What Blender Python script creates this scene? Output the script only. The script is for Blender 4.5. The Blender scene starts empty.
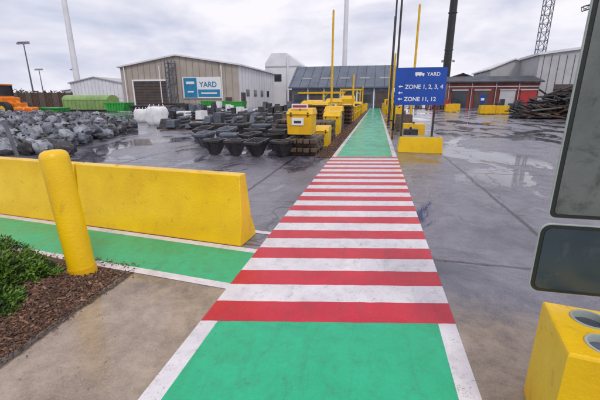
import bpy, math, random
from mathutils import Vector, Matrix, noise
random.seed(7)
R=math.radians
scene=bpy.context.scene

# ---------------------------------------------------------------- materials
def nn(nt,t,**k):
    n=nt.nodes.new(t)
    for a,b in k.items(): setattr(n,a,b)
    return n
def base(name):
    m=bpy.data.materials.new(name); m.use_nodes=True
    nt=m.node_tree; b=nt.nodes['Principled BSDF']
    tc=nn(nt,'ShaderNodeTexCoord')
    return m,nt,b,tc
def noise_(nt,vec,scale,detail=4,rough=.6,dist=0):
    n=nn(nt,'ShaderNodeTexNoise'); n.inputs['Scale'].default_value=scale
    n.inputs['Detail'].default_value=detail; n.inputs['Roughness'].default_value=rough
    n.inputs['Distortion'].default_value=dist
    nt.links.new(vec,n.inputs['Vector']); return n.outputs['Fac']
def maprange(nt,val,a,b,c=0,d=1):
    n=nn(nt,'ShaderNodeMapRange'); n.inputs[1].default_value=a; n.inputs[2].default_value=b
    n.inputs[3].default_value=c; n.inputs[4].default_value=d
    nt.links.new(val,n.inputs[0]); return n.outputs[0]
def mixc(nt,fac,c1,c2):
    n=nn(nt,'ShaderNodeMix',data_type='RGBA')
    if isinstance(fac,(int,float)): n.inputs[0].default_value=fac
    else: nt.links.new(fac,n.inputs[0])
    for i,c in ((6,c1),(7,c2)):
        if isinstance(c,tuple): n.inputs[i].default_value=(*c[:3],1)
        else: nt.links.new(c,n.inputs[i])
    return n.outputs[2]
def math_(nt,op,a,b=None):
    n=nn(nt,'ShaderNodeMath',operation=op)
    for i,v in ((0,a),(1,b)):
        if v is None: continue
        if isinstance(v,(int,float)): n.inputs[i].default_value=v
        else: nt.links.new(v,n.inputs[i])
    return n.outputs[0]
def bump_(nt,b,h,strength,dist=.01):
    n=nn(nt,'ShaderNodeBump'); n.inputs['Strength'].default_value=strength
    n.inputs['Distance'].default_value=dist
    nt.links.new(h,n.inputs['Height']); nt.links.new(n.outputs[0],b.inputs['Normal']); return n
def mat(name,c1,c2=None,scale=3,rough=(.4,.65),bump=.3,bscale=40,metal=0,dirt=None,dirtamt=(.6,.8),bdist=.005):
    m,nt,b,tc=base(name); v=tc.outputs['Object']
    c2=c2 or tuple(x*.75 for x in c1)
    n1=noise_(nt,v,scale,3); col=mixc(nt,maprange(nt,n1,.35,.65),c1,c2)
    if dirt:
        n2=noise_(nt,v,scale*2.7,6,.74,.4)
        col=mixc(nt,maprange(nt,n2,dirtamt[0],dirtamt[1]),col,dirt)
    nt.links.new(col,b.inputs['Base Color'])
    nt.links.new(maprange(nt,n1,.3,.7,rough[0],rough[1]),b.inputs['Roughness'])
    b.inputs['Metallic'].default_value=metal
    if bump: bump_(nt,b,noise_(nt,v,bscale,3),bump,bdist)
    return m

def paint(name,c1,c2,under=(.10,.09,.09),wear=(.60,.68),dark=.35):
    m,nt,b,tc=base(name); v=tc.outputs['Object']
    n1=noise_(nt,v,1.6,6,.72,.4); col=mixc(nt,maprange(nt,n1,.35,.66),c1,c2)
    n2=noise_(nt,v,8,6,.82,.5); col=mixc(nt,maprange(nt,n2,.46,.75,0,dark),col,tuple(x*.35+.02 for x in c1))
    # walking / tyre scuffs drawn out along the walkway
    mp=nn(nt,'ShaderNodeMapping'); mp.inputs['Scale'].default_value=(5,.7,1); nt.links.new(v,mp.inputs[0])
    n4=noise_(nt,mp.outputs[0],1.3,5,.7,.6)
    col=mixc(nt,maprange(nt,n4,.54,.72,0,.38),col,tuple(x*.4+.03 for x in c1))
    n3=noise_(nt,v,60,4,.85)
    col=mixc(nt,maprange(nt,n3,.50,.75,0,.45),col,tuple(min(.85,x*1.35+.04) for x in c1))
    w=math_(nt,'ADD',math_(nt,'MULTIPLY',n3,.6),math_(nt,'MULTIPLY',n2,.45))
    col=mixc(nt,maprange(nt,w,wear[0],wear[1],0,.85),col,under)
    nt.links.new(col,b.inputs['Base Color'])
    nt.links.new(maprange(nt,n1,.38,.6,.06,.34),b.inputs['Roughness'])
    bump_(nt,b,math_(nt,'ADD',n3,math_(nt,'MULTIPLY',n2,.6)),.5,.007)
    return m

GREEN=paint('green_road_paint',(.006,.40,.18),(.020,.50,.26))
RED=paint('red_road_paint',(.66,.006,.030),(.50,.008,.028),wear=(.575,.665))
WHITE=paint('white_road_paint',(.83,.79,.81),(.66,.61,.64),wear=(.58,.67),dark=.3)

def ground_mat():
    m,nt,b,tc=base('wet_yard_concrete'); v=tc.outputs['Object']
    L=nt.links
    sx=nn(nt,'ShaderNodeSeparateXYZ'); L.new(v,sx.inputs[0]); X,Y=sx.outputs[0],sx.outputs[1]
    mp=nn(nt,'ShaderNodeMapping'); mp.inputs['Scale'].default_value=(.8,.42,1); L.new(v,mp.inputs[0])
    pud=noise_(nt,mp.outputs[0],.62,6,.66,.8)
    mid=noise_(nt,v,2.6,6,.74,.3)
    fine=noise_(nt,v,70,3,.8)
    pm=maprange(nt,pud,.485,.535)
    c=mixc(nt,maprange(nt,mid,.35,.66),(.215,.20,.24),(.105,.097,.125))
    c=mixc(nt,maprange(nt,fine,.45,.72,0,.55),c,(.36,.34,.38))
    c=mixc(nt,maprange(nt,noise_(nt,v,.7,5,.7,1.0),.5,.66,0,.6),c,(.06,.056,.072))
    c=mixc(nt,math_(nt,'MULTIPLY',pm,.65),c,(.055,.052,.07))
    yy=math_(nt,'ADD',Y,math_(nt,'MULTIPLY',mid,1.2))
    near=maprange(nt,yy,3.1,3.6,1,0)
    left=maprange(nt,math_(nt,'ADD',X,math_(nt,'MULTIPLY',mid,.5)),1.2,2.4,1,.2)
    near=math_(nt,'MULTIPLY',near,left)
    tan=mixc(nt,maprange(nt,mid,.35,.68),(.42,.325,.245),(.20,.145,.105))
    tan=mixc(nt,maprange(nt,noise_(nt,v,12,6,.85),.50,.72,0,.6),tan,(.11,.085,.065))
    tan=mixc(nt,maprange(nt,fine,.5,.72,0,.5),tan,(.52,.43,.35))
    c=mixc(nt,near,c,tan)
    wob=math_(nt,'MULTIPLY',math_(nt,'SUBTRACT',noise_(nt,v,1.7,5,.7),.5),.12)
    jx=math_(nt,'PINGPONG',math_(nt,'ADD',math_(nt,'ADD',X,2.3),wob),2.2)
    jy=math_(nt,'PINGPONG',math_(nt,'ADD',math_(nt,'ADD',Y,1.45),wob),2.55)
    jm=math_(nt,'MAXIMUM',maprange(nt,jx,.012,.045,1,0),maprange(nt,jy,.008,.026,.75,0))
    vo=nn(nt,'ShaderNodeTexVoronoi',feature='DISTANCE_TO_EDGE'); vo.inputs['Scale'].default_value=.28
    wv=nn(nt,'ShaderNodeVectorMath',operation='ADD'); L.new(v,wv.inputs[0])
    nz=nn(nt,'ShaderNodeTexNoise'); nz.inputs['Scale'].default_value=1.3; nz.inputs['Detail'].default_value=5; L.new(v,nz.inputs['Vector']); L.new(nz.outputs['Color'],wv.inputs[1])
    L.new(wv.outputs[0],vo.inputs['Vector'])
    cr=maprange(nt,vo.outputs['Distance'],.0015,.005,1,0)
    jm=math_(nt,'MAXIMUM',jm,math_(nt,'MULTIPLY',cr,.5))
    c=mixc(nt,math_(nt,'MULTIPLY',jm,.88),c,(.018,.015,.017))
    L.new(c,b.inputs['Base Color'])
    b.inputs['Specular IOR Level'].default_value=.7
    r=maprange(nt,pm,0,1,.22,.02)
    r2=math_(nt,'ADD',r,math_(nt,'MULTIPLY',near,.2))
    r3=math_(nt,'ADD',r2,math_(nt,'MULTIPLY',maprange(nt,mid,.3,.7,-.06,.14),math_(nt,'SUBTRACT',1,math_(nt,'MULTIPLY',pm,.95))))
    L.new(math_(nt,'MAXIMUM',r3,.015),b.inputs['Roughness'])
    h=math_(nt,'SUBTRACT',math_(nt,'MULTIPLY',math_(nt,'ADD',fine,math_(nt,'MULTIPLY',mid,1.2)),math_(nt,'SUBTRACT',1,math_(nt,'MULTIPLY',pm,.97))),math_(nt,'MULTIPLY',jm,2))
    bump_(nt,b,h,.5,.008)
    return m
GROUND=ground_mat()

YEL=mat('yellow_painted_concrete',(.92,.58,.003),(.82,.48,.003),2.5,(.22,.42),.7,45,dirt=(.36,.21,.02),dirtamt=(.58,.82))
YEL2=mat('yellow_painted_steel',(.84,.50,.006),(.70,.39,.006),3,(.3,.5),.2,30,dirt=(.16,.08,.02),dirtamt=(.57,.77))
STEELD=mat('dark_steel',(.022,.022,.026),(.055,.052,.054),4,(.2,.5),.5,20,dirt=(.12,.07,.045),dirtamt=(.58,.75))
STEELG=mat('grey_galvanised',(.17,.19,.23),(.08,.09,.115),2.5,(.3,.5),.5,15,.3,dirt=(.09,.07,.06))
LUMP=mat('grey_anchor_steel',(.20,.22,.27),(.06,.065,.085),2.7,(.25,.5),.9,14,dirt=(.03,.028,.028),dirtamt=(.48,.66),bdist=.03)
LUMP2=mat('pale_anchor_steel',(.38,.40,.45),(.15,.16,.19),2.7,(.25,.5),.9,14,dirt=(.04,.038,.038),dirtamt=(.5,.7),bdist=.03)
LIGHTG=mat('light_grey_cladding',(.50,.50,.50),(.42,.42,.43),.4,(.5,.7),.1,3)
WHITEC=mat('white_cladding',(.76,.76,.78),(.66,.66,.69),.3,(.5,.7),.1,3)
BEIGE=mat('beige_cladding',(.44,.38,.33),(.36,.31,.27),.3,(.5,.7),.2,3,dirt=(.22,.18,.15))
BEIGE2=mat('beige_rib',(.30,.27,.24),None,.3)
DOOR=mat('brown_roller_door',(.10,.07,.06),(.06,.045,.04),.8)
GLASS=mat('dark_window',(.03,.035,.045),(.05,.06,.07),.5,(.08,.15),0)
ROOF=mat('blue_grey_roof',(.11,.135,.18),(.08,.10,.135),.4,(.25,.4),.1,3)
ROOFD=mat('dark_roof',(.05,.055,.065),None,.4)
REDB=mat('red_brown_cladding',(.24,.04,.03),(.13,.025,.022),.4)
REDC=mat('red_steel',(.45,.03,.03),None,1)
BLUE=mat('blue_sign_face',(.008,.072,.42),(.007,.062,.36),2,(.2,.3),0)
BLUEB=mat('blue_banner',(.02,.24,.46),None,1)
WPANEL=mat('white_sign_paint',(.8,.8,.8),(.76,.76,.78),2,(.3,.4),0)
BLACK=mat('black_steel',(.012,.012,.014),(.03,.03,.03),2,(.3,.5),.1)
RUBBER=mat('rubber',(.02,.02,.02),(.03,.03,.03),5,(.6,.8),.3)
ORANGE=mat('orange_machine_paint',(.80,.24,.01),(.68,.17,.01),2,(.3,.5),.1,dirt=(.1,.05,.02))
LGREEN=mat('green_machine_paint',(.03,.40,.05),(.02,.28,.04),2,(.3,.5),.1,dirt=(.05,.07,.03))
OLIVE=mat('lime_container_paint',(.26,.40,.12),(.19,.30,.10),1,(.4,.5),.1,dirt=(.1,.1,.05))
WOOD=mat('weathered_timber',(.15,.10,.068),(.07,.05,.037),4,(.55,.8),.8,25,dirt=(.03,.022,.02))
MULCH=mat('bark_mulch',(.065,.032,.02),(.11,.058,.034),9,(.5,.85),1,60)
CHIP=mat('bark_chip',(.20,.095,.055),(.06,.03,.02),14,(.35,.75),0)
CHIPL=mat('pale_bark_chip',(.32,.18,.11),(.16,.09,.06),14,(.5,.8),0)
CONC=mat('concrete',(.30,.29,.27),(.22,.21,.20),3,(.4,.7),.6,50,dirt=(.12,.11,.10))
BAG=mat('white_woven_bag',(.80,.80,.80),(.68,.68,.70),5,(.6,.8),.6,12)
SIGNBACK=mat('sign_back_aluminium',(.19,.205,.195),(.12,.135,.13),2.5,(.28,.5),.25,30,.35,dirt=(.07,.075,.07),dirtamt=(.5,.7))
SIGNLOW=mat('sign_back_dark_panel',(.05,.075,.09),(.03,.05,.062),2,(.15,.3),.1,20,.2,dirt=(.10,.12,.12),dirtamt=(.55,.75))
RIM=mat('sign_light_edge',(.45,.50,.47),None,4)
DARKEDGE=mat('sign_dark_edge',(.02,.022,.022),None,4)
RUST=mat('rusty_steel',(.11,.05,.028),(.05,.026,.02),3,(.5,.8),.6)
TREE=mat('distant_foliage',(.05,.06,.04),(.08,.075,.06),.3,(.7,.9),0)
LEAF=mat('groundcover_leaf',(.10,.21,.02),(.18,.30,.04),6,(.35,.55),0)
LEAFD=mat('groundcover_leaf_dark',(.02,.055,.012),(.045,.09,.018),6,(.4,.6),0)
LAMPM=mat('lamp_housing',(.3,.3,.32),None,3)

# ---------------------------------------------------------------- mesh builder
class MB:
    def __init__(s): s.v=[];s.f=[];s.m=[];s.mats=[]
    def mi(s,m):
        if m not in s.mats: s.mats.append(m)
        return s.mats.index(m)
    def add(s,vs,fs,m,M=None):
        o=len(s.v)
        for p in vs:
            p=Vector(p); s.v.append(M@p if M else p)
        i=s.mi(m)
        for f in fs: s.f.append([o+k for k in f]); s.m.append(i)
    def box(s,c,sz,m,rz=0,M=None,taper=1.0):
        x,y,z=sz[0]/2,sz[1]/2,sz[2]
        t=taper
        vs=[(-x,-y,0),(x,-y,0),(x,y,0),(-x,y,0),(-x*t,-y*t,z),(x*t,-y*t,z),(x*t,y*t,z),(-x*t,y*t,z)]
        fs=[(3,2,1,0),(4,5,6,7),(0,1,5,4),(1,2,6,5),(2,3,7,6),(3,0,4,7)]
        T=Matrix.Translation(Vector(c))@Matrix.Rotation(rz,4,'Z')
        if M: T=M@T
        s.add(vs,fs,m,T)
    def cyl(s,p0,p1,r0,m,r1=None,n=16,caps=True):
        p0=Vector(p0);p1=Vector(p1); r1=r0 if r1 is None else r1
        d=(p1-p0).normalized(); a=Vector((0,0,1)) if abs(d.z)<.9 else Vector((1,0,0))
        u=d.cross(a).normalized(); w=d.cross(u)
        vs=[]
        for i in range(n):
            t=2*math.pi*i/n; k=u*math.cos(t)+w*math.sin(t)
            vs.append(p0+k*r0); vs.append(p1+k*r1)
        fs=[(2*i,2*i+1,(2*i+3)%(2*n),(2*i+2)%(2*n)) for i in range(n)]
        if caps:
            fs.append([2*i for i in range(n)]); fs.append([2*i+1 for i in reversed(range(n))])
        s.add(vs,fs,m)
    def lathe(s,c,prof,m,n=24,M=None):
        c=Vector(c); vs=[];k=len(prof)
        for i in range(n):
            t=2*math.pi*i/n
            for r,z in prof:
                q=Vector((r*math.cos(t),r*math.sin(t),z))
                if M: q=M@q
                vs.append(c+q)
        fs=[]
        for i in range(n):
            for j in range(k-1):
                a=i*k+j;b2=((i+1)%n)*k+j
                fs.append((a,b2,b2+1,a+1))
        s.add(vs,fs,m)
    def extr(s,prof,p0,ax,nrm,length,m):
        p0=Vector(p0);ax=Vector(ax);nrm=Vector(nrm);k=len(prof)
        vs=[p0+nrm*t+Vector((0,0,z)) for t,z in prof]+[p0+ax*length+nrm*t+Vector((0,0,z)) for t,z in prof]
        fs=[(i,(i+1)%k,(i+1)%k+k,i+k) for i in range(k)]
        fs+= [list(reversed(range(k))),list(range(k,2*k))]
        s.add(vs,fs,m)
    def build(s,name,parent=None,bevel=0,smooth=True,origin=True,angle=35):
        me=bpy.data.meshes.new(name)
        if origin:
            xs=[p.x for p in s.v];ys=[p.y for p in s.v];zs=[p.z for p in s.v]
            o=Vector(((min(xs)+max(xs))/2,(min(ys)+max(ys))/2,min(zs)))
        else: o=Vector((0,0,0))
        me.from_pydata([p-o for p in s.v],[],s.f)
        for m in s.mats: me.materials.append(m)
        me.polygons.foreach_set('material_index',s.m)
        me.update()
        import bmesh
        bm=bmesh.new(); bm.from_mesh(me); bmesh.ops.recalc_face_normals(bm,faces=bm.faces); bm.to_mesh(me); bm.free()
        if smooth:
            me.shade_smooth(); me.set_sharp_from_angle(angle=R(angle))
        ob=bpy.data.objects.new(name,me); scene.collection.objects.link(ob)
        ob.location=o
        if parent: ob.parent=parent; ob.location=o-parent.location
        if bevel:
            b=ob.modifiers.new('bevel','BEVEL'); b.width=bevel; b.segments=2; b.limit_method='ANGLE'; b.angle_limit=R(30)
        return ob
def empty(name,loc):
    e=bpy.data.objects.new(name,None); scene.collection.objects.link(e); e.location=loc; e.empty_display_size=.2
    return e
def sheet(name,pts,z,m):
    b=MB(); b.add([(x,y,z) for x,y in pts],[list(range(len(pts)))],m); return b.build(name,smooth=False,origin=False)

# ---------------------------------------------------------------- ground & paint
gs=sheet('ground',[(-1500,-300),(1500,-300),(1500,2500),(-1500,2500)],0,GROUND)
if gs.data.polygons[0].normal.z<0: gs.data.flip_normals()
XL,XR=-1.24,.685
SK=.19
def yk(x,y0): return y0+(x+.2775)*SK
def edgej(x,y,k): return .007*noise.noise(Vector((x*9,y*9,k)))
def ribbon(name,x0,x1,ya,yb,m,z=.004,b=None,n=1):
    own=b is None
    b=b or MB()
    k=24; vs=[]
    for i in range(k+1):
        x=x0+(x1-x0)*i/k
        vs.append((x,yk(x,ya)+edgej(x,ya,1),z)); vs.append((x,yk(x,yb)+edgej(x,yb,1),z))
    b.add(vs,[(2*i,2*i+2,2*i+3,2*i+1) for i in range(k)],m)
    if own: b.build(name,smooth=False,origin=False)
W=.13
Y0,Y1,N=2.326,10.67,29
def lane(ya,yb):
    ribbon('green_footpath',XL+W,XR-W,ya,yb,GREEN)
    ribbon('footpath_edge_line',XL,XL+W,ya,yb,WHITE)
    ribbon('footpath_edge_line',XR-W,XR,ya,yb,WHITE)
lane(-3,Y0)
b=MB()
st=(Y1-Y0)/N
for i in range(N):
    ribbon('',XL,XR,Y0+i*st,Y0+(i+1)*st,RED if i%2==0 else WHITE,b=b)
b.build('crosswalk_stripes',smooth=False,origin=False)
lane(Y1,76)
SL=-.102
def side(name,ya,yb,m,x0=XL,x1=-9.5):
    sheet(name,[(x0,ya),(x0,yb),(x1,yb+(x1-x0)*SL),(x1,ya+(x1-x0)*SL)],.004,m)
side('footpath_edge_line',2.63,2.73,WHITE)
side('green_footpath',2.73,3.42,GREEN)
side('footpath_edge_line',3.42,3.52,WHITE)
side('footpath_edge_line',3.99,4.08,WHITE,x1=-7)
b=MB()
for i in range(260):
    y=1+9*random.random()**1.3; x=random.uniform(-2.3,-1.25) if random.random()<.6 else random.uniform(.7,3.5)
    if x<0 and y>2.5: continue
    s=random.uniform(.0015,.004)
    b.box((x,y,.002),(s*2,s*1.5,s),random.choice((CHIP,CONC,CONC)),rz=random.uniform(0,3),taper=.6)
b.build('loose_gravel',smooth=False)

# ---------------------------------------------------------------- barriers
prof=[(0,0),(0,.09),(.075,.27),(.125,.82),(.285,.82),(.335,.27),(.41,.09),(.41,0)]
d=Vector((-.9948,.102,0));n=Vector((.102,.9948,0))
for k,(s0,ln) in enumerate(((0,2.49),(2.53,3.0),(5.57,3.0))):
    b=MB(); p=Vector((-1.456,3.555,0.001))+d*s0
    b.extr(prof,p,d,n,ln,YEL)
    if k==0:
        for i,v in enumerate(b.v[:8]):
            b.v[i]=v+d*(v.z*.055)
    for q in (.25,.75):
        c=p+d*ln*q+n*.205
        b.cyl(c+Vector((0,0,.815)),c+Vector((0,0,.832)),.022,YEL2,n=12)
    b.build('concrete_barrier',bevel=.02)
b=MB()
pr=[(.117,0),(.117,1.15),(.112,1.185),(.095,1.21),(.062,1.225),(0.001,1.23)]
T=Matrix.Rotation(R(-4.0),3,'Y')
b.lathe((-2.71,2.59,0),pr,YEL,32,T)
b.lathe((-2.71,2.59,0),[(.119,.02),(.124,.02),(.124,.10),(.119,.10)],YEL2,32,T)
b.build('bollard')

# ---------------------------------------------------------------- planting bed
b=MB(); nx,ny=60,60
x0,x1,y0,y1=-6.5,-2.36,-1.0,2.75
def bedz(x,y):
    e=min(x1-x,(2.72-(x-x1)*.12)-y); k=max(0,min(1,e/.35))
    return .004+.07*k+.025*k*noise.noise(Vector((x*3,y*3,0)))
vs=[];fs=[]
for j in range(ny+1):
    for i in range(nx+1):
        x=x0+(x1-x0)*i/nx; ymax=2.74-(x-x1)*.12
        y=y0+(ymax-y0)*j/ny
        if x>x1-.2 and y>ymax-.2:
            dx=(x-(x1-.2))/.2;dy=(y-(ymax-.2))/.2
            r=max(dx,dy);l=math.hypot(dx,dy)
            if l>0: x=x1-.2+dx*r/l*.2; y=ymax-.2+dy*r/l*.2
        if i==nx: x+=.03*noise.noise(Vector((0,y*4,2)))
        vs.append((x,y,bedz(x,y))); 
for j in range(ny):
    for i in range(nx):
        a=j*(nx+1)+i; fs.append((a,a+1,a+nx+2,a+nx+1))
b.add(vs,fs,MULCH); b.build('planting_bed',origin=False)
b=MB()
def chips(b,n,fx,zf,big=1.0):
    for i in range(n):
        x,y=fx()
        z=zf(x,y)+random.uniform(0,.014)
        l=random.uniform(.01,.055)*big*random.uniform(.6,1.3);w=random.uniform(.005,.02)*big;h=random.uniform(.003,.009)*big
        M=Matrix.Translation((x,y,z))@Matrix.Rotation(random.uniform(0,6.28),4,'Z')@Matrix.Rotation(random.uniform(-.6,.6),4,'X')@Matrix.Rotation(random.uniform(-.6,.6),4,'Y')
        b.box((0,0,0),(l,w,h),random.choice((CHIP,MULCH,CHIP,MULCH,CHIPL)),M=M,taper=random.uniform(.5,1))
chips(b,10000,lambda:(-2.34-2.6*random.random()**1.4,random.uniform(.9,2.72)),lambda x,y:bedz(x,y))
def stray():
    if random.random()<.6: return (-2.36+abs(random.gauss(0,.07)),random.uniform(.9,2.75))
    return (random.uniform(-3.6,-2.3),random.gauss(2.86,.04))
chips(b,420,stray,lambda x,y:.005,.6)
b.build('bark_chips',smooth=False)
def shrub(cx,cy,r,h,n):
    b=MB()
    for i in range(n):
        a=random.uniform(0,6.28); q=math.sqrt(random.random())
        lump=.75+.6*noise.noise(Vector((cx+math.cos(a)*2,cy+math.sin(a)*2,3)))
        x=cx+math.cos(a)*r*q*lump;y=cy+math.sin(a)*r*q*lump
        cl=noise.noise(Vector((x*9,y*9,1)))
        top=h*math.sqrt(max(0,1-q*q))*(.7+.9*cl)
        z=.04+max(.02,top)*random.uniform(.45,1.1)
        l=random.uniform(.025,.055);w=random.uniform(.005,.010)
        out=Vector((math.cos(a)*q+random.gauss(0,.6),math.sin(a)*q+random.gauss(0,.6),random.uniform(.0,1.2))).normalized()
        sd=out.cross(Vector((random.gauss(0,1),random.gauss(0,1),random.gauss(0,1)))).normalized()*w
        p=Vector((x,y,z))
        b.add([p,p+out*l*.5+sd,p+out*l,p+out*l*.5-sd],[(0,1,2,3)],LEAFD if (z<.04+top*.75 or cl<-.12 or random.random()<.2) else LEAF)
    for i in range(40):
        a=random.uniform(0,6.28);q=random.random()
        b.cyl((cx,cy,.03),(cx+math.cos(a)*r*q*.8,cy+math.sin(a)*r*q*.8,.04+h*.7*math.sqrt(1-q*q)),.006,WOOD,.003,5,False)
    b.build('groundcover_shrub',smooth=False)
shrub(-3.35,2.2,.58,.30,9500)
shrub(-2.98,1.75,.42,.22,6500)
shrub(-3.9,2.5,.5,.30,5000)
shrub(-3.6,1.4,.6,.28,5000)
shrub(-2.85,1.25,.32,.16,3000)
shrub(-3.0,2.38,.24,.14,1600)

# ---------------------------------------------------------------- near right: yellow block + sign backs
def disc_block():
    e=empty('concrete_sign_base',(1.25,1.7,0))
    b=MB(); M=Matrix.Translation((0.885,1.49,0))@Matrix.Rotation(-R(10),4,'Z')
    Wd,D,H=.95,.42,.60
    holes=[(.16,.105),(.16,.315),(.46,.105),(.46,.315),(.76,.105),(.76,.315)]
    nseg=24
    vs=[];fs=[]
    def v(x,y,z): vs.append((x,y,z)); return len(vs)-1
    xs=[0,.31,.61,Wd]; ys=[0,.21,D]
    for i in range(3):
        for j in range(2):
            cx,cy=holes[i*2+j]; r=.078
            ax,bx,ay,by=xs[i],xs[i+1],ys[j],ys[j+1]
            ring=[];outer=[];low=[]
            for k in range(nseg):
                t=2*math.pi*k/nseg
                c,s=math.cos(t),math.sin(t)
                ring.append(v(cx+r*c,cy+r*s,H)); low.append(v(cx+r*c,cy+r*s,H-.05))
                tx=((bx-cx) if c>0 else (cx-ax))/max(abs(c),1e-6); ty=((by-cy) if s>0 else (cy-ay))/max(abs(s),1e-6)
                tt=min(tx,ty); outer.append(v(cx+c*tt,cy+s*tt,H))
            for k in range(nseg):
                k2=(k+1)%nseg
                fs.append((ring[k],ring[k2],outer[k2],outer[k])); fs.append((low[k],low[k2],ring[k2],ring[k]))
            for (qx,qy) in ((ax,ay),(bx,ay),(bx,by),(ax,by)):
                for k in range(nseg):
                    p,q=vs[outer[k]],vs[outer[(k+1)%nseg]]
                    onx=lambda p:abs(p[0]-qx)<1e-5; ony=lambda p:abs(p[1]-qy)<1e-5
                    if (onx(p) and not ony(p) and ony(q) and not onx(q)) or (ony(p) and not onx(p) and onx(q) and not ony(q)):
                        fs.append((outer[k],outer[(k+1)%nseg],v(qx,qy,H)))
    b.add(vs,fs,YEL,M)
    c=.014
    lp=lambda o,z:[(-o,-o,z),(Wd+o,-o,z),(Wd+o,D+o,z),(-o,D+o,z)]
    vs2=lp(0.0,H)+lp(c*.7,H-c*.3)+lp(c,H-c)+lp(c,0)
    f2=[]
    for k in range(3):
        for i in range(4): f2.append((k*4+i,k*4+(i+1)%4,(k+1)*4+(i+1)%4,(k+1)*4+i))
    b.add(vs2,f2,YEL,M)
    b.build('block_body',e,smooth=False)
    g=MB()
    for cx,cy in holes:
        c=M@Vector((cx,cy,H-.030))
        g.cyl(c-Vector((0,0,.01)),c,.078,STEELG,n=24)
        g.lathe(c,[(.082,.030),(.082,.036),(.072,.036),(.070,.0)],RIM,24)
    g.build('socket',e)
disc_block()
def roundrect(x0,x1,z0,z1,r,n=6):
    pts=[]
    for cx,cz,a0 in ((x1-r,z0+r,-90),(x1-r,z1-r,0),(x0+r,z1-r,90),(x0+r,z0+r,180)):
        for i in range(n+1):
            a=R(a0+90*i/n); pts.append((cx+r*math.cos(a),cz+r*math.sin(a)))
    return pts
def panel(b,x0,x1,z0,z1,r,y,th,m):
    p=roundrect(x0,x1,z0,z1,r);k=len(p)
    b.add([(x,y,z) for x,z in p]+[(x,y+th,z) for x,z in p],[list(range(k)),list(reversed(range(k,2*k)))]+[(i,(i+1)%k,(i+1)%k+k,i+k) for i in range(k)],m)
e=empty('traffic_sign',(1.4,1.95,0))
b=MB()
panel(b,.880,1.72,1.075,2.45,.03,1.905,.012,RIM); panel(b,.886,1.712,1.081,2.442,.028,1.902,.005,DARKEDGE)
panel(b,.904,1.696,1.10,2.425,.02,1.899,.004,SIGNBACK)
for z in (1.2,1.9):
    b.cyl((1.3,1.893,z),(1.3,1.899,z),.012,STEELG,n=8)
b.build('large_sign_back',e)
b=MB()
panel(b,.857,1.72,.66,1.045,.05,1.905,.012,RIM); panel(b,.862,1.713,.665,1.040,.047,1.902,.005,DARKEDGE)
panel(b,.880,1.697,.683,1.022,.035,1.899,.004,SIGNLOW); b.build('small_sign_back',e)
b=MB(); b.cyl((1.3,1.945,0),(1.3,1.945,2.5),.028,STEELG); 
for z in (.85,1.3,2.2): b.box((1.3,1.925,z),(.09,.02,.03),STEELG)
b.build('post',e)

# ---------------------------------------------------------------- blue zone sign
def textmesh(b,txt,x,y,z,size,m):
    cu=bpy.data.curves.new('t','FONT'); cu.body=txt; cu.size=size; cu.extrude=.002; cu.offset=size*.018
    o=bpy.data.objects.new('t',cu); scene.collection.objects.link(o)
    bpy.context.view_layer.update()
    me=bpy.data.meshes.new_from_object(o.evaluated_get(bpy.context.evaluated_depsgraph_get()))
    M=Matrix.Translation((x,y,z))@Matrix.Rotation(R(90),4,'X')
    b.add([v.co.copy() for v in me.vertices],[list(p.vertices) for p in me.polygons],m,M)
    bpy.data.objects.remove(o); bpy.data.meshes.remove(me)
e=empty('zone_direction_sign',(1.5,12.1,0))
sx0,sx1,sz0,sz1,sy=.54,2.06,1.50,2.62,12.05
b=MB(); panel(b,sx0,sx1,sz0,sz1,.05,sy,.03,BLUE); b.build('blue_panel',e)
b=MB()
textmesh(b,'ZONE 1, 2, 3, 4',sx0+.30,sy-.004,sz0+.49,.175,WPANEL)
textmesh(b,'ZONE 11, 12',sx0+.30,sy-.004,sz0+.12,.175,WPANEL)
textmesh(b,'YARD',sx0+.93,sy-.004,sz1-.25,.15,WPANEL)
for zz in (sz0+.18,sz0+.37,sz0+.56,):
    x=sx0+.10
    b.add([(x,sy-.004,zz),(x+.06,sy-.004,zz+.045),(x+.06,sy-.004,zz+.014),(x+.14,sy-.004,zz+.014),(x+.14,sy-.004,zz-.014),(x+.06,sy-.004,zz-.014),(x+.06,sy-.004,zz-.045)],[(0,1,2),(2,3,4,5),(0,2,5),(0,5,6)],WPANEL)
x=sx0+.68;z=sz1-.22
b.box((x,sy-.003,z-.01),(.20,.004,.09),WPANEL); b.box((x+.14,sy-.003,z-.01),(.065,.004,.06),WPANEL)
for q in (-.06,.04,.14): b.cyl((x+q,sy-.006,z-.02),(x+q,sy,z-.02),.022,WPANEL,n=12)
b.build('lettering',e,smooth=False)
b=MB()
for px in (.84,1.80): b.box((px,sy+.07,.4),(.06,.06,2.2),STEELD)
b.build('posts',e)
b=MB(); b.box((1.45,12.15,0),(1.38,.55,.50),YEL,taper=.95)
for px in (.84,1.80): b.box((px,sy+.07,.5),(.14,.14,.02),STEELD)
b.box((1.45,12.15,.498),(1.2,.42,.015),CONC)
b.build('weighted_base',e,bevel=.02)

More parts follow.
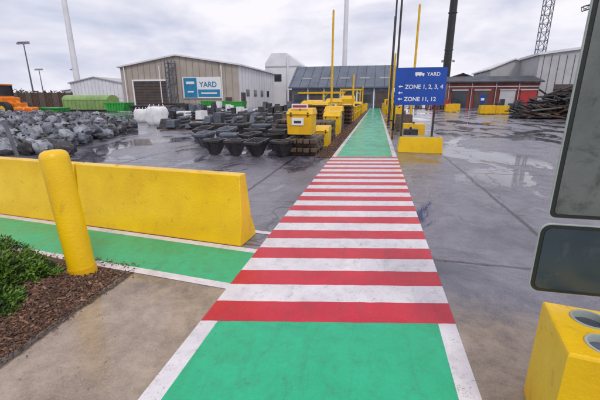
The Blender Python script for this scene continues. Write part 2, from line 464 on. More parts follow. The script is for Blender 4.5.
# ---------------------------------------------------------------- yard blocks right of the path
def weight_block(x,y,w,dp,h,m,name='ballast_block'):
    b=MB(); b.box((x,y,0.06),(w,dp,h-.06),m,taper=.94)
    for q in (-.3,.3): b.box((x+q*w,y,0),(w*.18,dp*.9,.06),WOOD)
    b.lathe((x,y,h),[(.02,0),(.05,.0),(.06,.05),(.03,.09),(.015,.05)],STEELD,10)
    b.build(name,bevel=.015)
for (x,y,w,dp,h,m) in ((1.75,17.6,1.0,.8,.58,YEL2),(1.5,16.1,.6,.5,.45,STEELD),(1.5,20.5,.9,.8,.9,WOOD),(1.75,23.5,.9,.8,.8,YEL2),(1.55,26,.7,.7,1.1,YEL2),(1.7,28,.9,.9,.9,STEELD),(1.7,31,.9,.9,1.2,YEL2),(1.6,35,.9,.9,1.3,STEELD),(1.7,39,.9,.9,1.3,YEL2),(1.8,46,1,1,1.6,YEL2),(1.8,54,1,1,1.6,WOOD),(1.8,62,1.2,1,1.8,YEL2)):
    weight_block(x,y,w,dp,h,m)
def post(name,x,y,h,r,m,cap=True):
    b=MB(); b.cyl((x,y,0),(x,y,h),r,m,r*.85,14)
    b.cyl((x,y,0),(x,y,.03),r*2.2,STEELD,n=14)
    b.lathe((x,y,h),[(r*.85,0),(r*.6,r*.5),(.001,r*.7)],m,14)
    b.build(name)
post('marker_pole',2.3,25.5,7.4,.08,YEL2)
post('marker_pole',-4.05,33,9.0,.10,YEL2)
post('light_pole',.98,21,12,.06,STEELD)
post('light_pole',1.25,36,14,.09,STEELD)
post('light_pole',.95,29,7.5,.06,STEELD)
post('marker_pole',1.25,31,5.2,.08,YEL2)
post('marker_pole',-2.3,36,4.0,.09,YEL2)
post('marker_pole',-1.75,27,2.6,.07,YEL2)
post('marker_pole',-1.7,44,3.2,.08,YEL2)
post('marker_pole',1.6,52,6,.12,YEL2)
post('marker_pole',1.3,44,3,.08,YEL2)
post('marker_pole',18.6,37,3.2,.09,YEL2)
def railing(x0,x1,y0,y1,h,m=YEL2):
    b=MB(); L=math.hypot(x1-x0,y1-y0); k=max(2,int(L/2))
    for i in range(k+1):
        x=x0+(x1-x0)*i/k;y=y0+(y1-y0)*i/k; b.cyl((x,y,0),(x,y,h),.05,m,n=8)
    for z in (h*.55,h): b.cyl((x0,y0,z),(x1,y1,z),.045,m,n=8)
    b.build('safety_railing')
railing(-1.75,-1.75,30,70,1.1); railing(1.05,1.05,40,72,1.1)
railing(-9,-3,52,52,1.6); railing(-12,-4,60,60,1.6)

# ---------------------------------------------------------------- left of the path
b=MB(); b.add([(-1.72,10.3,.004),(-1.27,10.4,.004),(-1.27,60,.004),(-1.9,60,.004)],[(0,1,2,3)],MULCH)
chips(b,2500,lambda:(random.uniform(-1.75,-1.25),10.3+16*random.random()**1.5),lambda x,y:.006,1.5)
b.build('mulch_strip',origin=False,smooth=False)
def timber(x,y,w,l,h,m=WOOD):
    b=MB(); k=int(h/.13)
    for i in range(k):
        z=i*.13
        if i%2==0:
            nb=max(2,int(l/.5))
            for j in range(nb): b.box((x+random.uniform(-.02,.02),y-l/2+l*(j+.5)/nb,z),(w+random.uniform(-.06,.06),.14,.125),m)
        else:
            nb=5
            for j in range(nb): b.box((x-w/2+w*(j+.5)/nb,y+random.uniform(-.04,.04),z),(w/nb*.82,l+random.uniform(-.1,.1),.125),m)
    b.build('timber_stack',bevel=.008)
timber(-2.2,11.3,1.0,1.9,.60)
def ybox(x,y,w,dp,h,z,label=True,name='grit_box'):
    b=MB(); b.box((x,y,z),(w,dp,h*.78),YEL2,taper=1.04)
    vs=[(-w*.55,-dp*.56,0),(w*.55,-dp*.56,0),(w*.55,dp*.56,0),(-w*.55,dp*.56,0),(-w*.5,-dp*.3,h*.2),(w*.5,-dp*.3,h*.2),(w*.5,dp*.5,h*.24),(-w*.5,dp*.5,h*.24)]
    b.add(vs,[(3,2,1,0),(4,5,6,7),(0,1,5,4),(1,2,6,5),(2,3,7,6),(3,0,4,7)],YEL2,Matrix.Translation((x,y,z+h*.785)))
    if label:
        b.box((x-.05,y-dp*.52-.012,z+h*.36),(w*.5,.01,h*.3),WPANEL)
        b.box((x-.05,y-dp*.52-.018,z+h*.44),(w*.3,.006,h*.1),STEELD)
    for q in (-.35,.35): b.box((x+q*w,y-dp*.53,z+h*.7),(.05,.03,.12),STEELD)
    b.build(name,bevel=.015)
ybox(-2.25,10.95,.74,.8,.76,.64)
b=MB(); b.box((-2.25,10.62,1.40),(.5,.04,.14),WPANEL); b.box((-2.25,10.59,1.44),(.42,.01,.06),REDC); b.cyl((-2.25,10.66,1.25),(-2.25,10.66,1.54),.015,STEELD,n=6); b.build('warning_placard')
ybox(-1.95,13.3,.55,.9,.70,.0,False)
timber(-2.3,15.5,1.0,2.2,.8)
ybox(-2.15,18.2,.8,1.0,1.1,0,False)
timber(-2.4,20.6,1.1,1.8,1.1)
ybox(-2.7,23.6,1.1,1.0,1.25,0,True)
timber(-2.2,26.2,1.0,2.0,1.3,RUST)
timber(-2.4,29,1.2,2.0,1.2)
ybox(-2.4,32,1.0,1.0,1.3,0,False)
timber(-2.4,37,1.2,3,1.3); timber(-2.4,43,1.3,3,1.2,RUST); ybox(-2.5,48,1.3,1.2,1.4,0,False)
timber(-3.9,17,1.2,2.4,.9); timber(-4.5,22,1.3,2.5,.9,RUST); timber(-4.1,26,1.3,2.0,1.3,RUST)
ybox(-4.4,29,1.2,1.0,1.5,0,False); ybox(-5.6,33,1.4,1.0,1.6,0,False)

# ---------------------------------------------------------------- dark tapered troughs
def trough(x,y,w,l,h,rz,tilt=0,m=STEELD):
    b=MB(); M=Matrix.Translation((x,y,.02+abs(tilt)*.3*l))@Matrix.Rotation(rz,4,'Z')@Matrix.Rotation(tilt,4,'X')
    def loop(sx,sy,z,oy=0): return [(-sx/2,-sy/2+oy,z),(sx/2,-sy/2+oy,z),(sx/2,sy/2+oy,z),(-sx/2,sy/2+oy,z)]
    vs=loop(w*.42,l*.42,0)+loop(w*.97,l*.97,h*.82)+loop(w*1.06,l*1.06,h*.82)+loop(w*1.06,l*1.06,h)+loop(w*.9,l*.9,h)+loop(w*.4,l*.4,.10)
    fs=[(3,2,1,0)]
    for k in range(5):
        for i in range(4): fs.append((k*4+i,k*4+(i+1)%4,(k+1)*4+(i+1)%4,(k+1)*4+i))
    fs.append((20,21,22,23)); b.add(vs,fs,m,M)
    for sx in (-1,1): b.box((sx*w*.56,0,h*.84),(.05,.16,.09),m,M=M)
    for sx in (-.2,.2): 
        b.add([(sx*w-.02,-l*.25,.02),(sx*w+.02,-l*.25,.02),(sx*w+.02,-l*.54,h*.8),(sx*w-.02,-l*.54,h*.8),(sx*w-.02,-l*.2,.02),(sx*w+.02,-l*.2,.02),(sx*w+.02,-l*.48,h*.8),(sx*w-.02,-l*.48,h*.8)],[(0,1,2,3),(0,4,7,3),(1,5,6,2),(4,5,6,7)],m,M)
    b.build('steel_trough',bevel=.012)
TM=(STEELD,STEELD,STEELG)
for i in range(4): trough(-4.85+i*.72,10.1+random.uniform(-.15,.2),.54,.58,.47,random.uniform(-.6,.6),random.choice((0,0,.15)))
for i in range(5): trough(-5.9+i*.86,11.6+random.uniform(-.15,.2),.56,.60,.50,random.uniform(-.8,.8),random.choice((0,.15,-.2)),random.choice(TM))
for i in range(5): trough(-6.7+i*1.0,13.3+random.uniform(-.2,.2),.60,.62,.54,random.uniform(-.8,.8),random.choice((0,.2)),random.choice(TM))
for i in range(6): trough(-8.2+i*1.05,15.4+random.uniform(-.3,.3),.66,.66,.58,random.uniform(-.8,.8),0,random.choice(TM))
def rack(x,y,w,dp,h,m,m2):
    b=MB(); k=max(3,int(w/.6))
    for i in range(k):
        hh=h*random.uniform(.4,1); px=x-w/2+w*(i+.5)/k
        if random.random()<.35:
            for r in range(3): b.cyl((px,y-dp*.45,.2+r*.22),(px,y+dp*.45,.2+r*.22),.11,random.choice((m,m2,STEELG)),n=10)
        else: b.box((px,y+random.uniform(-.2,.2),.1),(w/k*.86,dp*random.uniform(.7,1),hh),random.choice((m,m2,m)),rz=random.uniform(-.15,.15),taper=random.choice((.9,1,.65)))
    for q in (-.3,.3): b.box((x,y+q*dp,0),(w,.12,.1),WOOD)
    b.build('stored_steel_stack',bevel=.01)
for (x,y,w,h,m,m2) in ((-16,28,4,.9,STEELD,BAG),(-11,29.5,4,.7,STEELD,STEELG),(-7,30,3.4,.8,RUST,STEELD),(-10,24,4.0,.7,STEELD,STEELG),(-6.6,25,2.6,.8,STEELD,RUST),(-20,34,5,1.1,STEELG,BAG),(-13,37,6,1.0,STEELD,BAG),(-7,40,5,1.2,STEELD,RUST),(-11.5,19.5,2.6,.5,STEELD,STEELG),(-7,20,2.5,.6,STEELD,STEELD),(-22,42,6,1.3,STEELD,STEELG),(-12,50,8,1.4,STEELG,STEELD),(-24,50,7,1.4,BAG,STEELD)):
    rack(x,y,w,1.2,h,m,m2)

# ---------------------------------------------------------------- pile of grey anchors
def ico(sub):
    import bmesh
    bm=bmesh.new(); bmesh.ops.create_icosphere(bm,subdivisions=sub,radius=1)
    vs=[v.co.copy() for v in bm.verts];fs=[[v.index for v in f.verts] for f in bm.faces]; bm.free(); return vs,fs
IV,IF=ico(3)
b=MB()
def inpoly(x,y,P):
    c=False;j=len(P)-1
    for i in range(len(P)):
        if (P[i][1]>y)!=(P[j][1]>y) and x<(P[j][0]-P[i][0])*(y-P[i][1])/(P[j][1]-P[i][1])+P[i][0]: c=not c
        j=i
    return c
P=[(-9.0,8.6),(-10.4,11.5),(-12.8,16),(-14.0,19),(-22,24),(-34,27),(-24,14),(-13.5,8.8)]
pts=[];tries=0
while len(pts)<520 and tries<60000:
    tries+=1
    x=random.uniform(-34,-8);y=random.uniform(8,27)
    if inpoly(x,y,P) and all((x-p[0])**2+(y-p[1])**2>.20 for p in pts): pts.append((x,y))
for x,y in pts:
    s=random.uniform(.18,.30); rz=random.uniform(0,6.28); tl=random.uniform(-.8,.8)
    up=random.choice((0,0,0,.22,.34)) if y>9.6 else 0
    M=Matrix.Translation((x,y,s*.75+up))@Matrix.Rotation(rz,4,'Z')@Matrix.Rotation(tl,4,'X')
    sc=Vector((s*1.15,s*.9,s*random.uniform(.8,1.1))); mm=random.choice((LUMP,LUMP,LUMP2,LUMP2,STEELD))
    vs=[]
    for v in IV:
        g=1+.22*max(0,v.z)**2
        q=Vector((v.x*sc.x,v.y*sc.y,v.z*sc.z*g))
        if v.z<-.4: q.z=-sc.z*.5
        q*=1+.30*noise.noise(v*1.8+Vector((x,y,0)))+.14*noise.noise(v*5+Vector((y,x,0)))
        vs.append(q)
    b.add(vs,IF,mm,M)
    p0=M@Vector((0,0,s*.7));p1=M@Vector((0,0,s*1.4)); b.cyl(p0,p1,.05,mm,.035,6)
    if random.random()<.5:
        a=M@Vector((-.14,0,s*1.35));c=M@Vector((.14,0,s*1.35)); b.cyl(a,c,.028,STEELD,n=6)
    if random.random()<.35:
        sgn=random.choice((-1,1)); a=M@Vector((sgn*s*.7,0,0));c=M@Vector((sgn*s*1.6,0,s*.35)); b.cyl(a,c,.07,mm,.035,6)
b.build('mooring_anchor_pile',angle=50)

def bulkbag(cx,cy,sc=1):
    b=MB(); vs=[];fs=[];K=24
    lay=[(0,.50),(.1,.58),(.3,.62),(.5,.61),(.75,.63),(.95,.60),(1.14,.55),(1.22,.42),(1.18,.12)]
    for z,r in lay:
        for i in range(K):
            t=2*math.pi*i/K; c,s=math.cos(t),math.sin(t); q=(abs(c)**4+abs(s)**4)**(-.25)
            rr=r*(q*.75+.25)*(1+.14*noise.noise(Vector((c*3+cx,s*3,z*4))))*sc
            vs.append((cx+rr*c,cy+rr*s,z*sc+.06*noise.noise(Vector((c*2,s*2,z)))*(z>0)))
    for k in range(len(lay)-1):
        for i in range(K): fs.append((k*K+i,k*K+(i+1)%K,(k+1)*K+(i+1)%K,(k+1)*K+i))
    fs.append([(len(lay)-1)*K+i for i in range(K)]); b.add(vs,fs,BAG)
    for sx in (-1,1):
        for sy in (-1,1): b.cyl((cx+sx*.42*sc,cy+sy*.42*sc,1.05*sc),(cx+sx*.34*sc,cy+sy*.2*sc,1.38*sc),.025,BAG,n=6)
    b.build('bulk_bag',angle=50)
bulkbag(-14.6,22); bulkbag(-17.6,24.5,.8)

# ---------------------------------------------------------------- machines
def wheel(b,c,r,w,ax=(0,1,0)):
    c=Vector(c);a=Vector(ax)
    b.cyl(c-a*w/2,c+a*w/2,r,RUBBER,n=24); b.cyl(c-a*(w/2+.02),c+a*(w/2+.02),r*.5,YEL2,n=16)
e=empty('wheel_loader',(-35,28.5,0))
b=MB(); b.box((-36,28.5,.9),(3.2,1.9,1.0),ORANGE); b.box((-37.2,28.5,1.5),(1.2,1.8,.7),ORANGE); b.box((-34,28.5,.8),(1.5,1.2,.6),ORANGE)
b.build('body',e,bevel=.06)
b=MB(); b.box((-35.6,28.5,1.9),(1.5,1.5,.12),ORANGE); b.box((-35.6,28.5,2.0),(1.3,1.4,1.0),GLASS); b.box((-35.6,28.5,3.0),(1.5,1.6,.12),ORANGE)
for sx in(-.68,.68):
    for sy in (-.72,.72): b.box((-35.6+sx,28.5+sy,2.0),(.09,.09,1.0),BLACK)
b.build('cab',e)
b=MB()
for x in(-37,-34.2):
    for y in(27.5,29.5): wheel(b,(x,y,.75),.75,.5)
b.build('wheels',e)
b=MB()
for y in(28.1,28.9): b.cyl((-34.3,y,1.5),(-32.6,y,.7),.13,ORANGE,n=8)
b.extr([(0,0),(.9,0),(.75,.15),(.15,.25),(.15,.8),(0,.9)],(-32.9,27.3,.1),(0,1,0),(1,0,0),2.4,ORANGE); b.build('bucket_arm',e)
e=empty('covered_container',(-42,48,0))
b=MB(); b.box((-43,48,.25),(8,2.4,1.4),OLIVE)
for i in range(12): b.box((-46.8+i*.69,46.76,.25),(.1,.08,1.4),OLIVE)
b.box((-43,48,0),(7.6,1.6,.25),BLACK); b.build('body',e)
b=MB(); pr=[(1.25*math.cos(R(a))*1.0+1.25,1.65+.75*math.sin(R(a))) for a in range(0,181,18)]
b.extr(pr,(-47,46.75,0),(1,0,0),(0,1,0),8,OLIVE); b.build('tarpaulin_cover',e)
def skip(x,y,l,w,h,m):
    b=MB(); b.extr([(0,.15),(l,.15),(l+.4,h),(-.4,h)],(x,y,0),(0,1,0),(1,0,0),w,m)
    for i in range(6): b.box((x+l*(i+.5)/6,y-.04,.2),(.1,.08,h-.25),m)
    b.box((x+l/2,y-.03,h-.12),(l+.8,.12,.12),m); b.build('skip_container')
skip(-29.5,58,3,2,1.5,LGREEN);skip(-25.5,58,3,2,1.4,LGREEN);skip(-37,44,2.6,2,1.3,LGREEN);skip(-34,31,1.8,1.6,.9,LGREEN)
skip(-52,53,5,2.2,1.9,YEL2); skip(-33,50,3,2.2,1.2,RUST); skip(-30,40,2.2,1.6,1.0,STEELD); skip(-26,38,2.2,1.6,1.0,STEELG)

# ---------------------------------------------------------------- warehouse
def gable(name,x0,x1,y0,y1,he,hp,wall,roof,side=None,rib=BEIGE2,base_h=1.0,ribs=True):
    e=empty(name,((x0+x1)/2,(y0+y1)/2,0)); xm=(x0+x1)/2
    b=MB(); side=side or wall
    b.add([(x0,y0,0),(x1,y0,0),(x1,y0,he),(xm,y0,hp),(x0,y0,he)],[(0,1,2,3,4)],wall)
    b.add([(x0,y1,0),(x1,y1,0),(x1,y1,he),(xm,y1,hp),(x0,y1,he)],[(4,3,2,1,0)],wall)
    b.add([(x1,y0,0),(x1,y1,0),(x1,y1,he),(x1,y0,he)],[(0,1,2,3)],side)
    b.add([(x0,y0,0),(x0,y1,0),(x0,y1,he),(x0,y0,he)],[(3,2,1,0)],side)
    b.build('walls',e,smooth=False)
    b=MB(); o=.5;t=.3; sl=(hp-he)/(xm-x0)
    for sg,xe in ((-1,x0),(1,x1)):
        xe2=xe+sg*o; ze=he-o*sl
        b.add([(xm,y0-o,hp),(xe2,y0-o,ze),(xe2,y1+o,ze),(xm,y1+o,hp),(xm,y0-o,hp+t),(xe2,y0-o,ze+t),(xe2,y1+o,ze+t),(xm,y1+o,hp+t)],
          [(0,1,2,3),(7,6,5,4),(0,4,5,1),(1,5,6,2),(2,6,7,3)],roof)
    b.build('roof',e,smooth=False)
    if ribs:
        b=MB(); k=int((x1-x0)/1.4)
        for i in range(1,k):
            x=x0+(x1-x0)*i/k; h=he+(hp-he)*(1-abs(x-xm)/(xm-x0))-.1
            b.box((x,y0-.03,.1),(.09,.06,h),rib)
        k=int((y1-y0)/1.8)
        for i in range(1,k): b.box((x1+.03,y0+(y1-y0)*i/k,.1),(.06,.12,he-.3),LIGHTG)
        b.box((xm,y0-.05,.0),(x1-x0,.08,base_h),CONC)
        b.build('cladding_ribs',e,smooth=False)
    return e
e=gable('warehouse',-55.7,-28.1,72,98.6,8.5,10.6,BEIGE,WHITEC,WHITEC)
b=MB(); b.box((-48.6,71.86,0),(8.0,.12,5.6),DOOR); b.box((-48.6,71.80,5.6),(8.6,.3,.35),WPANEL)
for s in(-1,1): b.box((-48.6+s*4.15,71.8,0),(.3,.3,5.6),WPANEL)
for i in range(9): b.box((-48.6,71.78,.3+i*.6),(8,.03,.05),BLACK)
b.build('roller_door',e)
b=MB(); b.box((-36.4,71.8,2.0),(8.8,.12,4.3),WPANEL); b.box((-39.0,71.72,2.15),(3.0,.05,4.0),BLUEB); b.box((-34.8,71.72,2.3),(5.0,.05,1.5),BLUEB)
textmesh(b,'YARD',-36.9,71.70,4.3,1.5,BLUEB); b.box((-39.0,71.68,4.9),(1.9,.04,.5),WPANEL); b.box((-39.0,71.68,3.2),(1.4,.04,.3),WPANEL); b.box((-34.8,71.68,2.9),(3.6,.04,.3),WPANEL); b.build('banner',e,smooth=False)
b=MB()
for x in(-43.6,-42.0):
    for y in (70.2,71.5): b.box((x,y,0),(.18,.18,9.6),STEELG)
for z in range(1,10):
    b.box((-42.8,70.2,z),(1.6,.12,.12),STEELG); b.box((-42.8,70.85,z),(1.5,1.2,.05),STEELG) if z%3==0 else None
    b.cyl((-43.6,70.2,z),(-42,70.2,z+.9 if z<9 else z),.06,STEELG,n=6)
b.build('stair_tower',e)
b=MB()
for x in (-30.5,): b.box((x,71.8,0),(1.4,.1,2.2),DOOR)
for x in (-54.6,-46,-31.8): b.cyl((x,71.75,0),(x,71.75,8.6),.12,WPANEL,n=8)
for i in range(4): b.box((-28.03,77+i*5,2.5),(.08,1.8,1.4),GLASS)
b.box((-28.0,74,0),(.12,2.4,3.2),DOOR); b.build('doors_and_windows',e)
gable('storage_building',-104,-84,108,130,7.2,9,WHITEC,LIGHTG,ribs=True,rib=LIGHTG)
e=empty('silo_house',(-27,112,0)); b=MB()
b.extr([(0,0),(11,0),(11,11.5),(6.5,14.8),(2,14.8),(0,12)],(-33,106,0),(0,1,0),(1,0,0),12,WHITEC); b.build('walls',e,smooth=False)
b=MB(); b.box((-29.5,105.9,7),(3,.1,2),GLASS); b.box((-24.5,105.9,0),(4,.1,4.5),DOOR); b.cyl((-26,105.7,0),(-26,105.7,14),.3,WHITEC,n=8)
b.box((-27.5,105.9,11),(10.8,.12,.3),LIGHTG); b.build('openings',e)
e=empty('low_shed',(-7,85,0)); b=MB()
x0,x1,y0,y1=-18.8,3.2,80,96
b.box(((x0+x1)/2,(y0+y1)/2,0),(x1-x0,y1-y0,4.2),STEELG); b.build('walls',e,smooth=False)
b=MB(); b.extr([(-.8,4.1),(8,9.0),(17,4.1),(17,4.4),(8,9.35),(-.8,4.4)],(x0-.6,y0,0),(1,0,0),(0,1,0),x1-x0+1.2,ROOF)
for i in range(12):
    x=x0-.2+(x1-x0+.4)*i/11
    b.cyl((x,y0-.8,4.47),(x,y0+8,9.42),.04,ROOFD,n=4)
for i in range(5): b.box((x0+3+i*4.3,y0+3.2,6.15),(2.2,1.6,.35),LIGHTG)
b.build('roof',e,smooth=False)
b=MB()
for i in range(6):
    x=x0+1.9+i*3.6; b.box((x,y0-.06,.0 if i%2 else 1.2),(2.6,.1,3.4 if i%2 else 1.6),GLASS if i%2==0 else DOOR); b.box((x+1.8,y0-.1,0),(.25,.25,4.1),WPANEL)
b.box((x0+6,y0-.3,3.0),(9,.3,.35),YEL2); b.build('openings',e)
def gantry(x,y,w,h,m=YEL2):
    b=MB(); b.box((x-w/2,y,0),(.18,.18,h),m); b.box((x+w/2,y,0),(.18,.18,h),m); b.box((x,y,h),(w+.5,.22,.25),m)
    for s in(-1,1): b.cyl((x+s*w/2,y,h-.7),(x+s*(w/2-.7),y,h),.06,m,n=6)
    b.build('yellow_gantry')
gantry(-6.5,55,3,2.6); gantry(-4.3,62,3,3.2)
ybox(-8.5,47,2.2,1.2,1.5,0,False,'yellow_bin'); ybox(-5.2,45,1.8,1.2,1.8,0,True,'yellow_bin'); ybox(-4,52,1.8,1.2,2.2,0,False,'yellow_bin')

# ---------------------------------------------------------------- right side buildings
e=empty('red_workshop',(24,90,0)); b=MB()
b.box((24,91,0),(18,12,5.2),REDB); b.build('walls',e,smooth=False)
b=MB(); b.extr([(-.6,5.2),(6,6.6),(12.6,5.2),(12.6,5.45),(6,6.85),(-.6,5.45)],(14.5,85,0),(1,0,0),(0,1,0),19,ROOFD); b.build('roof',e,smooth=False)
b=MB()
for i,x in enumerate((17.5,22,27,31)): b.box((x,84.94,0),(3.0,.1,3.6),(GLASS,DOOR,LIGHTG,REDC)[i]); b.box((x,84.85,3.6),(3.3,.2,.25),LIGHTG)
b.box((24,84.9,4.3),(18,.12,.2),LIGHTG)
for x in (15.2,19.8,24.6,29,32.8): b.cyl((x,84.8,0),(x,84.8,5.2),.08,LIGHTG,n=8)
b.build('openings',e)
gable('white_roof_building',28,38.5,103,120,9.2,11.4,LIGHTG,WHITEC,ribs=False)
gable('grey_building',17,27,106,118,6.5,8.3,REDB,ROOFD,ribs=False)
e=empty('large_grey_shed',(52,100,0)); b=MB()
b.extr([(0,0),(36,0),(36,15.5),(0,11.2)],(34.6,92,0),(0,1,0),(1,0,0),26,LIGHTG)
b.build('walls',e,smooth=False)
b=MB()
for i in range(24): b.box((35.5+i*1.5,91.96,.1),(.10,.08,11),STEELG)
b.extr([(-.5,11.15),(36.5,15.6),(36.5,16.1),(-.5,11.65)],(34.6,91.5,0),(0,1,0),(1,0,0),27,WHITEC)
b.box((42,91.9,0),(7,.12,5),DOOR); b.box((50,91.9,0),(5,.12,4.5),WPANEL); b.build('cladding_and_roof',e,smooth=False)
b=MB(); b.cyl((20.2,120,0),(20.2,120,48),1.2,BLACK,.95,28); 
for z in (6,16,26,36,46): b.cyl((20.2,120,z),(20.2,120,z+.25),1.27,STEELD,n=28)
b.build('chimney')
def lattice(b,p0,p1,w,m,seg,r=.09):
    p0=Vector(p0);p1=Vector(p1);dv=(p1-p0);d=dv.normalized();a=Vector((0,1,0)) if abs(d.y)<.8 else Vector((1,0,0))
    u=d.cross(a).normalized()*w/2;v=d.cross(u).normalized()*w/2
    cs=[u+v,u-v,-u-v,-u+v]
    for c in cs: b.cyl(p0+c,p1+c,r,m,n=5,caps=False)
    for i in range(seg):
        a0=p0+dv*i/seg;a1=p0+dv*(i+1)/seg
        for k in range(4):
            b.cyl(a0+cs[k],a1+cs[(k+1)%4],r*.6,m,n=4,caps=False); b.cyl(a1+cs[k],a1+cs[(k+1)%4],r*.6,m,n=4,caps=False)
b=MB(); lattice(b,(42,112,0),(42,112,46),1.9,STEELG,22,.11)
b.box((42,112,0),(4,4,.8),CONC); b.box((42,112,46),(2.6,2.6,2.2),LIGHTG); lattice(b,(42,112,48.5),(70,112,48.5),1.6,STEELG,16); lattice(b,(42,112,48.5),(31,112,48.5),1.6,STEELG,7); b.box((33,112,45.5),(4,1.6,2.6),CONC)
b.build('tower_crane')
b=MB(); lattice(b,(70,112,0),(70,112,28),2,STEELG,14); b.box((70,112,0),(4,4,.8),CONC); b.box((70,112,28),(2.6,2.6,2),LIGHTG); lattice(b,(70,112,29.5),(50.0,112,24.0),1.0,STEELD,14,.12); b.build('tower_crane')

b=MB()
for i in range(620):
    x=13.5+12*random.random();y=37.5+random.uniform(-1.5,3)
    top=2.6*min(1,(x-13.2)/3.5)*(1-.12*abs(y-38.5))
    z=random.uniform(0,max(.1,top)); l=random.uniform(.6,3)
    a=random.uniform(-.7,.7);t=random.gauss(0,.35)
    dv=Vector((math.cos(a)*math.cos(t),math.sin(a)*math.cos(t),math.sin(t)))*l/2
    c=Vector((x,y,z+.1))
    p0=c-dv;p1=c+dv; p0.z=max(.06,p0.z);p1.z=max(.06,p1.z)
    if p0.x<12.6: continue
    if i%3: b.cyl(p0,p1,random.uniform(.04,.13),random.choice((STEELD,BLACK,STEELD,RUST,BLACK)),n=8)
    else: b.box(c,(l,.2,.12),random.choice((STEELD,RUST,BLACK)),rz=a)
for i in range(9): b.box((16+i*1.0,39.5,0),(1.0,2.2,1.5+.5*random.random()),BLACK,taper=.6,rz=.2*i)
b.build('scrap_steel_pile',smooth=True)
for (x,y,w,h) in ((13.2,48,1.7,1.05),(14.9,48.3,1.5,1.0),(10.4,55,1.6,1.1),(12.2,62,1.6,1.1)):
    weight_block(x,y,w,1.2,h,YEL2)
b=MB(); b.box((13.2,50.5,0),(.12,.12,2.3),STEELD); b.box((13.2,50.4,1.2),(.6,.06,1.1),BLUE); b.box((13.2,50.36,1.6),(.4,.02,.3),WPANEL); b.build('notice_board')
rack(11,68,5,1.4,1.6,REDC,RUST); rack(20,60,6,1.5,1.8,STEELD,RUST); rack(26,52,6,1.6,1.6,STEELD,STEELG); rack(8,75,4,1.3,1.5,STEELD,WPANEL)

# ---------------------------------------------------------------- masts, turbines, fence
def turbine(x,y,h,r,ang,bands=False):
    e=empty('wind_turbine',(x,y,0)); b=MB(); b.cyl((x,y,0),(x,y,h),r,WHITEC,r*.6,24)
    b.cyl((x,y,0),(x,y,.8),r*1.5,CONC,n=24)
    b.build('tower',e)
    b=MB(); b.box((x,y+1,h-.3),(2.6,7,2.8),WHITEC); b.lathe((x,y-3.2,h+1.1),[(1.2,-1),(1.3,0),(1.2,1),(.01,1.4)],WHITEC,16); b.build('nacelle',e,bevel=.3)
    b=MB(); c=Vector((x,y-3.6,h+1.1))
    for k in range(3):
        a=ang+k*2*math.pi/3; dv=Vector((math.sin(a),0,math.cos(a))); sd=Vector((math.cos(a),0,-math.sin(a)))
        L=h*.5; vs=[]
        for q,wd in ((0,.8),(.12,1.8),(.25,1.9),(.6,1.1),(1,.2)):
            p=c+dv*L*q; vs+= [p-sd*wd*.35,p+Vector((0,-.25*wd,0)),p+sd*wd*.65,p+Vector((0,.25*wd,0))]
        fs=[]
        for s in range(4):
            for i in range(4): fs.append((s*4+i,s*4+(i+1)%4,s*4+4+(i+1)%4,s*4+4+i))
        b.add(vs,fs,WHITEC)
    b.build('blades',e)
turbine(-140,150,75,1.4,.2)
turbine(-13.5,150,80,1.0,.6)
def mast(x,y,h):
    b=MB(); b.cyl((x,y,0),(x,y,h),.26,STEELG,.13,10); b.box((x,y,h),(4.0,.4,.2),STEELG)
    for k in (-1.7,-.6,.6,1.7): b.box((x+k,y-.2,h-.45),(.7,.6,.35),LAMPM)
    b.build('floodlight_mast')
mast(-100,90,17.5); mast(-150,140,15); mast(-155,165,17); mast(-40,140,17); mast(22,130,14)
b=MB()
for i in range(9):
    x=-76+i*1.7; b.box((x,64,.1),(1.5,.12,3.0),RUST if i%2 else WOOD); b.box((x+.85,64,0),(.15,.2,3.3),STEELD)
b.build('panel_fence',smooth=False)
b=MB()
for i in range(40):
    x=-130+i*2.5; b.box((x,104,0),(.1,.1,2.2),STEELG)
for z in (.4,1.2,2.1): b.box((-80,104,z),(100,.06,.06),STEELG)
b.build('rail_fence',smooth=False)
b=MB(); b.cyl((-5.9,4.9,0),(-6.15,4.9,1.25),.03,STEELG,n=10); b.cyl((-5.9,4.9,0),(-5.9,4.9,.02),.09,STEELD,n=12); b.build('fence_post')
b=MB()
def treemass(x0,x1,y,h,n):
    for i in range(n):
        x=random.uniform(x0,x1);yy=y+random.uniform(-12,12)
        hh=h*(.55+.6*noise.noise(Vector((x*.05,0,0)))+.3*noise.noise(Vector((x*.2,2,0))))
        z=random.uniform(0,max(1.5,hh)); s=random.uniform(.5,1.6)
        M=Matrix.Translation((x,yy,z))@Matrix.Rotation(random.uniform(0,6),4,Vector((random.random(),random.random(),1)).normalized())
        b.add([(-s,0,0),(0,-s,.3*s),(s,0,0),(0,s*.8,-.2*s)],[(0,1,2),(0,2,3)],TREE,M)
treemass(-420,-110,260,13,7000); treemass(-110,260,320,11,7000)
b.build('distant_trees',smooth=False)
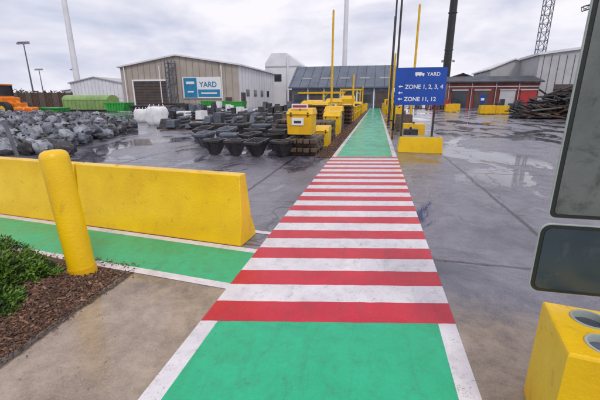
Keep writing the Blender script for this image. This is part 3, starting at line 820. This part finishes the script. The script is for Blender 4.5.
gable('distant_shed',-190,-135,190,215,7,10,LIGHTG,LIGHTG,ribs=False)
gable('distant_shed',-120,-95,165,190,7,9,WHITEC,ROOF,ribs=False)

# ---------------------------------------------------------------- sky, sun
w=bpy.data.worlds.new('World'); scene.world=w; w.use_nodes=True
nt=w.node_tree; bg=nt.nodes['Background']; bg.inputs['Strength'].default_value=.115
sky=nn(nt,'ShaderNodeTexSky'); sky.sky_type='NISHITA'; sky.sun_disc=False
EL,AZ=R(48),R(150)
sky.sun_elevation=EL; sky.sun_rotation=AZ
tc=nn(nt,'ShaderNodeTexCoord'); mp=nn(nt,'ShaderNodeMapping'); mp.inputs['Scale'].default_value=(1,1,2.6); mp.inputs['Location'].default_value=(1.1,.7,.3)
nt.links.new(tc.outputs['Generated'],mp.inputs[0])
n1=noise_(nt,mp.outputs[0],2.0,4,.55,.5); n2=noise_(nt,mp.outputs[0],6,4,.6,.4)
nsum=math_(nt,'ADD',math_(nt,'MULTIPLY',n1,.72),math_(nt,'MULTIPLY',n2,.28))
cl=mixc(nt,maprange(nt,nsum,.38,.60),(4.9,5.2,6.6),(8.5,8.3,8.9))
fac=maprange(nt,n1,.34,.46,.8,1.0)
col=mixc(nt,fac,sky.outputs[0],cl)
nt.links.new(col,bg.inputs['Color'])
sl=bpy.data.lights.new('sun','SUN'); sl.energy=1.25; sl.angle=R(14); sl.color=(1,.96,.9)
so=bpy.data.objects.new('sun',sl); scene.collection.objects.link(so)
dirv=Vector((math.sin(AZ)*math.cos(EL),math.cos(AZ)*math.cos(EL),math.sin(EL)))
so.rotation_euler=dirv.to_track_quat('Z','Y').to_euler(); so.location=dirv*50
scene.view_settings.view_transform='Standard'; scene.view_settings.look='None'; scene.view_settings.exposure=0

cam=bpy.data.cameras.new('camera'); co=bpy.data.objects.new('camera',cam); scene.collection.objects.link(co)
co.location=(0,0,1.65); co.rotation_euler=(R(90-15.95),0,R(11.94)); cam.lens=21; cam.sensor_width=36; cam.clip_end=4000; cam.clip_start=.05
scene.camera=co
